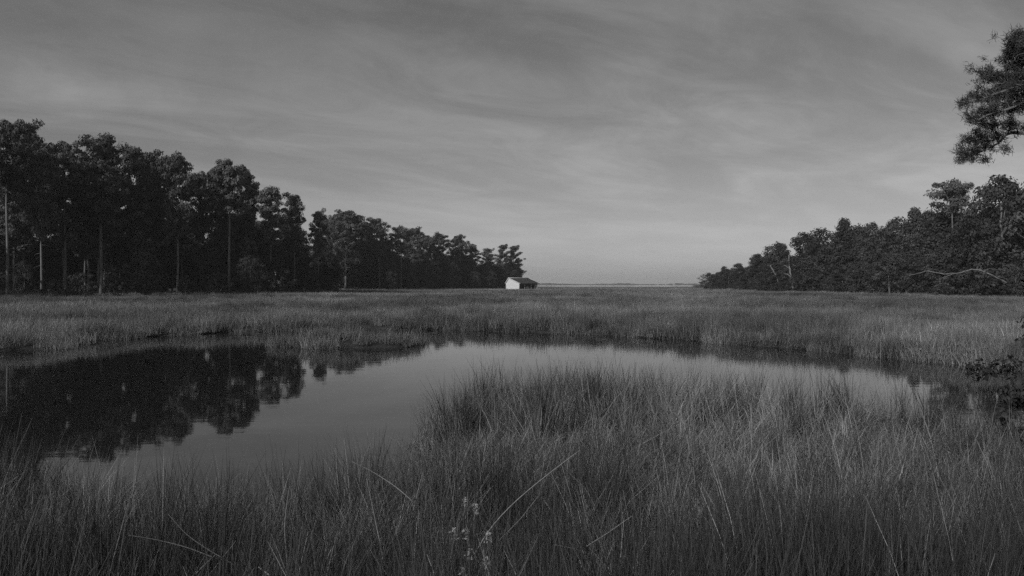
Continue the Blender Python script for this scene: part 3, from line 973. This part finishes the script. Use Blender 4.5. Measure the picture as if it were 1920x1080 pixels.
# ------------------------------------------------------------------ bleached dead wood in the right wood
def dead(name, Y, trunk, rad, twigs, label, cat, depth=0.0, mat=None):
    """trunk, twigs: photo polylines at depth Y"""
    r = np.random.RandomState(int(Y))
    def path(pl, off):
        pts = np.array([np.array(P(a, b, Y)) for a, b in pl])
        pts[:, 1] += off * np.linspace(0, 1, len(pts)) + r.normal(0, 0.12, len(pts))
        t0 = np.linspace(0, 1, len(pts))
        t1 = np.linspace(0, 1, len(pts) * 3)
        return np.stack([np.interp(t1, t0, pts[:, k]) for k in range(3)], -1)
    base = np.array(P(*trunk[0], Y))
    o = empty(name, base)
    tag(o, label, cat)
    def mesh_of(pl, r0, r1, off):
        b = Build()
        pts = path(pl, off) - base
        pts[1:-1] += r.normal(0, r0 * 0.25, (len(pts) - 2, 3))
        b.tube(pts, np.linspace(r0, r1, len(pts)), 7)
        return b.mesh(name, [mat or M_DEAD])
    link('trunk', mesh_of(trunk, rad, rad * 0.35, depth), o)
    for tw in twigs:
        link('branch', mesh_of(tw, rad * 0.45, rad * 0.14, r.normal(0, 1.0)), o)
    return o
dead('dead_snag', 214.0, [(1487, 541), (1485, 528), (1482, 510), (1480, 492), (1478, 470)], 0.30,
     [[(1482, 505), (1474, 499), (1469, 497)], [(1480, 492), (1472, 484)], [(1484, 520), (1476, 514), (1470, 513)], [(1479, 480), (1484, 473)]],
     'bleached upright dead snag with short side branches in the right wood', 'dead tree')
dead('leaning_dead_branch', 222.0, [(1460, 530), (1456, 518), (1450, 508), (1444, 497)], 0.22, [[(1453, 512), (1447, 510), (1443, 512)], [(1457, 519), (1452, 516)]],
     'pale leaning dead stem left of the upright snag', 'dead tree')
dead('fallen_limb', 131.0, [(1935, 552), (1905, 538), (1870, 518), (1845, 507), (1830, 504), (1812, 511), (1785, 514), (1768, 511), (1752, 507), (1738, 512), (1722, 516)], 0.14,
     [[(1785, 514), (1770, 520), (1758, 524)], [(1845, 507), (1862, 503), (1880, 506)], [(1870, 518), (1895, 524), (1925, 528)]],
     'long bleached fallen limb arching through the right wood edge', 'dead limb', 3.0, M_BARK)

# ------------------------------------------------------------------ white house on the marsh
def house():
    Y0 = 332.0
    c = P(973.5, 541.0, Y0)                               # near corner of the walls
    gz = float(land_h(np.array([c.x]), np.array([Y0]))[0])
    o = empty('marsh_house', (c.x, Y0, gz))
    tag(o, 'small white gabled house with dark roof and open porch out on the marsh', 'house')
    k = Y0 / F
    u = np.array([0.80, 0.60, 0.0])                       # along the porch front, to the right and away
    v = np.array([-0.80, 0.60, 0.0])                      # along the gable, to the left and away
    Wd, Ln = 24.5 * k / 0.80, 35.0 * k / 0.80
    E, R = (541 - 530.6) * k, (541 - 521.6) * k           # eaves and ridge heights above the visible foot
    foot = CAMZ - (541 - HY) * k - gz
    E, R = E + foot, R + foot
    pr = 0.78                                             # ridge sits towards the back
    up = np.array([0, 0, 1.0])
    def pt(a, b, z):
        return u * a + v * b + up * z
    def slab(name, ring, n, th, mat, parent):
        ring = np.array(ring)
        n = np.array(n, float) / np.linalg.norm(n)
        m = len(ring)
        V = np.vstack([ring, ring - n * th])
        bm = bpy.data.meshes.new(name)
        faces = [list(range(m)), list(range(2 * m - 1, m - 1, -1))] + [[i, i + m, (i + 1) % m + m, (i + 1) % m] for i in range(m)]
        bm.from_pydata([tuple(q) for q in V], [], faces)
        bm.materials.append(mat)
        return link(name, bm, parent)
    nv, nu = -np.array([0.6, 0.8, 0]), np.array([0.6, -0.8, 0])
    g = [pt(0, 0, 0), pt(0, 0, E), pt(0, Wd * pr, R), pt(0, Wd, E), pt(0, Wd, 0)]
    gable = slab('gable_wall', g, -u, 0.16, M_PAINT, o)
    slab('end_wall', [q + u * (Ln - 0.16) for q in g], -u, 0.16, M_PAINT, o)
    slab('back_wall', [pt(0.17, Wd, 0), pt(Ln - 0.17, Wd, 0), pt(Ln - 0.17, Wd, E), pt(0.17, Wd, E)], v, 0.16, M_PAINT, o)
    slab('front_wall', [pt(0.17, 1.5, 0), pt(Ln - 0.17, 1.5, 0), pt(Ln - 0.17, 1.5, E + 0.25), pt(0.17, 1.5, E + 0.25)], -v, 0.12, M_PORCHSHADE, o)  # wall coloured dark to stand in for shade under the porch
    slab('porch_floor', [pt(0.17, 0.02, foot * 0.6), pt(Ln - 0.17, 0.02, foot * 0.6), pt(Ln - 0.17, 1.37, foot * 0.6), pt(0.17, 1.37, foot * 0.6)], up, 0.12, M_PORCHSHADE, o)
    # roof: long front slope, short back slope
    sl = (R - E) / (Wd * pr)
    e0 = -0.85
    nfr = np.cross(u, pt(0, Wd * pr, R) - pt(0, 0, E))
    if nfr[2] < 0:
        nfr = -nfr
    fr = slab('front_roof', [pt(-0.3, e0, E + sl * e0 + 0.17), pt(Ln + 0.5, e0, E + sl * e0 + 0.17), pt(Ln + 0.5, Wd * pr, R + 0.17), pt(-0.3, Wd * pr, R + 0.17)], nfr, 0.15, M_ROOF, o)
    nbk = np.cross(pt(0, Wd, E) - pt(0, Wd * pr, R), u)
    if nbk[2] < 0:
        nbk = -nbk
    slb = (R - E) / (Wd * (1 - pr))
    slab('back_roof', [pt(-0.3, Wd * pr + 0.02, R + 0.16), pt(Ln + 0.5, Wd * pr + 0.02, R + 0.16), pt(Ln + 0.5, Wd + 0.25, E - slb * 0.25 + 0.16), pt(-0.3, Wd + 0.25, E - slb * 0.25 + 0.16)], nbk, 0.14, M_ROOF, o)
    def bar(name, a, b, w, mat, parent):
        bb = Build()
        bb.tube([a, b], w, 4)
        return link(name, bb.mesh(name, [mat], False), parent)
    bar('ridge_cap', pt(-0.35, Wd * pr, R + 0.2), pt(Ln + 0.55, Wd * pr, R + 0.2), 0.11, M_TRIM, fr)
    bar('rake_board', pt(-0.36, e0, E + sl * e0 + 0.10), pt(-0.36, Wd * pr, R + 0.10), 0.13, M_TRIM, gable)
    bar('rake_board', pt(-0.36, Wd * pr, R + 0.10), pt(-0.36, Wd + 0.25, E - slb * 0.25 + 0.10), 0.13, M_TRIM, gable)
    bar('rake_board', pt(Ln + 0.56, e0, E + sl * e0 + 0.12), pt(Ln + 0.56, Wd * pr, R + 0.12), 0.12, M_TRIM, fr)
    bar('corner_board', pt(-0.02, 0.0, 0), pt(-0.02, 0.0, E - 0.05), 0.12, M_TRIM, gable)
    bar('corner_board', pt(-0.02, Wd, 0), pt(-0.02, Wd, E - 0.05), 0.12, M_TRIM, gable)
    for f in (0.31, 0.66, 0.97):
        bar('porch_post', pt(Ln * f, 0.08, 0), pt(Ln * f, 0.08, E + 0.02), 0.10, M_TRIM if f < 0.9 else M_PAINT, o)
    b = Build()
    b.box(pt(Ln * 0.60, 1.30, foot * 0.6 + 0.55), (1.5, 0.14, 1.0), np.stack([u, -v / np.linalg.norm(v), up], 1))
    ch = link('porch_rail_panel', b.mesh('porch_rail_panel', [M_TRIM], False), o)
house()

# ------------------------------------------------------------------ near pine reaching in at the upper right
def near_pine():
    r = np.random.RandomState(77)
    X0, Y0 = 11.4, 14.0
    z0 = float(land_h(np.array([X0]), np.array([Y0]))[0]) - 0.05
    base = np.array([X0, Y0, z0])
    o = empty('overhanging_pine', tuple(base))
    tag(o, 'near pine reaching needle laden boughs in from the upper right edge', 'pine tree')
    tb = Build()
    t = np.linspace(0, 1, 12)
    tp = np.stack([0.25 * np.sin(t * 5), 0.2 * np.cos(t * 4) - 0.2, t * 12.5], -1)
    tb.tube(tp, 0.26 * (1 - 0.75 * t) + 0.06 * np.exp(-t * 18), 10)
    link('trunk', tb.mesh('near_trunk', [M_BARK]), o)
    boughs = [  # start height on trunk, photo polyline, thickness
        (4.6, [(2050, 236), (1960, 240), (1918, 250), (1896, 249), (1884, 254), (1872, 268), (1850, 280), (1825, 290), (1806, 294)], 0.040),
        (5.4, [(2040, 170), (1940, 185), (1912, 196), (1880, 208), (1850, 216), (1832, 226), (1826, 228)], 0.032),
        (6.0, [(2050, 120), (1950, 150), (1900, 165), (1860, 178), (1835, 186), (1808, 192)], 0.034),
        (6.4, [(2060, 90), (1960, 120), (1920, 132), (1885, 140), (1850, 145), (1842, 144)], 0.030),
        (7.0, [(2070, 50), (1980, 70), (1930, 85), (1905, 90), (1892, 88)], 0.026),
    ]
    heads, limbs = [], []
    for bi, (hs, pl, th) in enumerate(boughs):
        depth = Y0 + r.normal(0, 0.35)
        pts = [base + np.array([0, 0, hs])] + [np.array(P(a, b, depth + 0.35 * math.sin(3 * j + bi))) for j, (a, b) in enumerate(pl)]
        pts = np.array(pts) - base
        bb = Build()
        bb.tube(pts, np.linspace(th, th * 0.22, len(pts)), 6)
        seg = pts[2:]
        ntw = 9
        for q in range(ntw):
            f = (q + r.rand()) / ntw * (len(seg) - 1)
            i0 = int(f)
            i1 = min(i0 + 1, len(seg) - 1)
            p0 = seg[i0] * (1 - f + i0) + seg[i1] * (f - i0)
            L = 0.12 + 0.26 * r.rand()
            az = r.rand() * 6.283
            d = np.array([-0.55 + 0.5 * math.cos(az), 0.7 * math.sin(az), 0.25 + 0.45 * r.rand()])
            if r.rand() < 0.25:
                d[2] = -0.3
            d /= np.linalg.norm(d)
            tw = np.array([p0, p0 + d * L * 0.5 + r.normal(0, 0.02, 3), p0 + d * L])
            bb.tube(tw, [0.012, 0.008, 0.005], 4)
            heads += [(tw[2], d), (tw[1] + r.normal(0, 0.04, 3), d)]
            if r.rand() < 0.7:
                heads.append((tw[2] + r.normal(0, 0.10, 3), d))
        heads.append((pts[-1], np.array([-1.0, 0, -0.1])))
        link('bough', bb.mesh('bough', [M_BARK]), o)
    # needle clumps hang in separate lobes along the boughs
    lobes = [(1908, 78, 24, 20), (1893, 108, 26, 18), (1912, 120, 16, 14), (1853, 141, 16, 10), (1880, 148, 30, 14), (1912, 148, 18, 16), (1806, 191, 12, 5), (1836, 180, 24, 8),
             (1872, 172, 30, 13), (1908, 172, 20, 16), (1846, 212, 22, 11), (1880, 200, 24, 11), (1910, 200, 14, 9), (1832, 226, 12, 6), (1858, 236, 20, 7), (1896, 228, 14, 8), (1834, 246, 14, 7),
             (1812, 262, 14, 9), (1842, 262, 20, 9), (1866, 254, 12, 6), (1800, 280, 9, 7), (1822, 279, 14, 6), (1848, 275, 10, 5), (1797, 298, 6, 4), (1815, 294, 10, 4), (1846, 296, 5, 3), (1880, 277, 5, 4),
             (1940, 90, 24, 30), (1960, 150, 30, 30), (1990, 110, 30, 30), (1945, 200, 20, 18), (2000, 190, 30, 25), (2030, 140, 30, 30), (1925, 240, 12, 6)]
    for lx, ly, rx, ry in lobes:
        dz = r.normal(0, 0.3)
        for q in range(int(4 + rx * ry / 13)):
            az, rad = r.rand() * 6.283, math.sqrt(r.rand())
            p = np.array(P(lx + rx * rad * math.cos(az), ly + ry * rad * math.sin(az), Y0 + dz + r.normal(0, 0.10))) - base
            heads.append((p, np.array([-0.4, r.normal(0, 0.5), 0.35])))
    V = []
    tn = []
    for p, d in heads:
        d = np.array(d, float) / np.linalg.norm(d)
        n = 30
        dirs = unit(r, n) + d * 0.45
        dirs /= np.linalg.norm(dirs, axis=1)[:, None]
        L = 0.05 + 0.06 * r.rand(n)
        s = np.cross(dirs, unit(r, n))
        s /= np.linalg.norm(s, axis=1)[:, None]
        root = p - d * 0.10 * r.rand(n)[:, None] + r.normal(0, 0.03, (n, 3))
        w = 0.0048
        V.append(np.stack([root - s * w, root + s * w, root + dirs * L[:, None] + s * w * 0.4, root + dirs * L[:, None] - s * w * 0.4], 1).reshape(-1, 3))
        tn.append(np.full(n * 4, 0.8 + 0.4 * r.rand()))
    V = np.vstack(V)
    link('crown', np_mesh('near_needles', V, np.arange(len(V)).reshape(-1, 4), {'tone': np.concatenate(tn)}, mats=[M_NEAR]), o)
near_pine()

# dark shrub at the right edge on the near bank
NSH = broad_meshes(60, h=2.3, w=0.95, low=0.05, nc=60, mat=M_SHRUB, peak=0.5, per=110, size=0.045)
plant('shrub', NSH, 2.25, (8.15, 11.9, 0.2), 2.45, 'dark leafy shrub on the near bank at the right edge', 'shrub')

# ------------------------------------------------------------------ pale dry stalks and flowering stems in the foreground
STALKS = [
    ([(890, 1040), (915, 995), (960, 945), (1020, 895), (1085, 846)], 5.6, 0.0045, 'long pale stalk leaning right over the middle foreground grass'),
    ([(775, 942), (745, 915), (715, 895), (690, 880), (660, 866)], 6.2, 0.004, 'pale arched stalk leaning left above the pond edge grass'),
    ([(718, 1045), (708, 1000), (698, 950), (687, 898)], 5.6, 0.004, 'nearly upright pale stalk left of the white flower spikes'),
    ([(541, 1085), (535, 1030), (532, 985), (540, 925), (543, 912)], 5.4, 0.0045, 'upright pale stalk in the foreground left of the middle'),
    ([(365, 1078), (385, 1058), (402, 1042)], 4.9, 0.006, 'short bright stalk at the bottom edge below the crossing straws'),
    ([(440, 1060), (395, 1035), (350, 1005), (315, 965)], 5.2, 0.004, 'long straw fallen to the left across the lower left grass'),
    ([(400, 1046), (345, 1025), (290, 1012), (240, 1004)], 5.1, 0.0035, 'flat lying straw pointing left in the lower left grass'),
    ([(620, 1032), (612, 1052), (617, 1038), (623, 1030)], 5.0, 0.005, 'small bent bright straw right of the lower upright stalk'),
    ([(935, 1015), (975, 975), (1010, 930)], 5.4, 0.0035, 'dim straw running parallel below the long pale stalk'),
    ([(1100, 1025), (1140, 1000), (1185, 968)], 5.2, 0.004, 'dim straw leaning right in the lower right of the open grass'),
    ([(1125, 1080), (1140, 1045), (1152, 1018)], 5.0, 0.004, 'steep straw rising from the bottom edge right of the middle'),
    ([(1040, 1022), (1080, 1030), (1120, 1045)], 5.1, 0.0035, 'low arched straw sloping down right near the bottom edge'),
    ([(128, 912), (128, 890), (127, 876)], 7.2, 0.004, 'short upright pale stalk in the grass at far left'),
    ([(505, 1080), (495, 1072), (484, 1064)], 4.9, 0.006, 'short bright stub at the bottom edge near the upright stalk'),
]
for pl, Y, rad, lab in STALKS:
    pts = np.array([np.array(P(a, b, Y + 0.06 * math.sin(7 * j))) for j, (a, b) in enumerate(pl)])
    t0, t1 = np.linspace(0, 1, len(pts)), np.linspace(0, 1, 14)
    fine = np.stack([np.interp(t1, t0, pts[:, k]) for k in range(3)], -1)
    for _ in range(2):
        fine[1:-1] = (fine[:-2] + 2 * fine[1:-1] + fine[2:]) / 4
    b0 = fine[0].copy()
    bb = Build()
    bb.tube(fine - b0, np.linspace(rad, rad * 0.45, 14), 5)
    o = link('dry_stalk', bb.mesh('dry_stalk', [M_STRAW if rad >= 0.004 and pl[0][0] > 480 else M_DIMSTRAW]))
    o.location = tuple(b0)
    tag(o, lab, 'stalk', 'pale dry stalks in the foreground grass')

FLOWERS = [
    (870, 938, 5.6, 'topmost pale flower spike left of the leaning stalk foot'),
    (892, 951, 5.5, 'tall fluffy pale flower spike right of the topmost one'),
    (852, 998, 5.2, 'leftmost pale flower spike of the cluster'),
    (873, 998, 5.25, 'dim flower spike between the leftmost spike and the stalk foot'),
    (915, 1004, 5.2, 'bright flower spike at the foot of the long leaning stalk'),
    (880, 1036, 5.0, 'dim wide flower spike low in the middle of the cluster'),
    (911, 1052, 4.9, 'compact pale flower spike low on the right of the cluster'),
    (868, 1071, 4.8, 'bright flower spike at the bottom edge of the photo'),
]
for q, (px, py, Y, lab) in enumerate(FLOWERS):
    r = np.random.RandomState(800 + q)
    top = np.array(P(px, py, Y))
    gz = float(land_h(np.array([top[0]]), np.array([Y]))[0])
    base = np.array([top[0] + r.normal(0, 0.03), Y + r.normal(0, 0.03), gz - 0.03])
    o = empty('flowering_stem', tuple(base))
    tag(o, lab, 'flower', 'pale flower spikes in the foreground grass')
    t = np.linspace(0, 1, 7)
    path = (top - base)[None] * t[:, None] + 0.02 * np.sin(t * 5)[:, None] * np.array([1, 0.5, 0])
    sb = Build()
    sb.tube(path, np.linspace(0.004, 0.002, 7), 5)
    link('stem', sb.mesh('stem', [M_RUSH], attrs={'tone': np.ones(sb.n)}), o)
    n = 46
    f = r.rand(n)
    C = (top - base)[None] + np.stack([r.normal(0, 0.011, n), r.normal(0, 0.011, n), -0.05 + 0.07 * f], -1)
    V, F4, tn = leaf_faces(r, C, 0.009 + 0.006 * r.rand(n), 1.0)
    link('flower_head', np_mesh('flower_head', V, F4, {'tone': tn}, mats=[M_PETAL]), o)

# ------------------------------------------------------------------ thin haze over the marsh
hm, ht = new_mat('thin_haze')
pv = N(ht, 'ShaderNodeVolumePrincipled')
pv.inputs['Color'].default_value = (0.98, 0.98, 0.98, 1)
pv.inputs['Density'].default_value = 0.00014
pv.inputs['Density Attribute'].default_value = ''
pv.inputs['Anisotropy'].default_value = 0.0
ho = N(ht, 'ShaderNodeOutputMaterial')
ht.links.new(pv.outputs[0], ho.inputs['Volume'])
hm.cycles.homogeneous_volume = True
hb = Build()
hb.box((0, 4500, 20), (11400, 10400, 46))
tag(link('haze', hb.mesh('haze', [hm], False)), 'thin pale haze lying over the marsh and bay', kind='stuff')
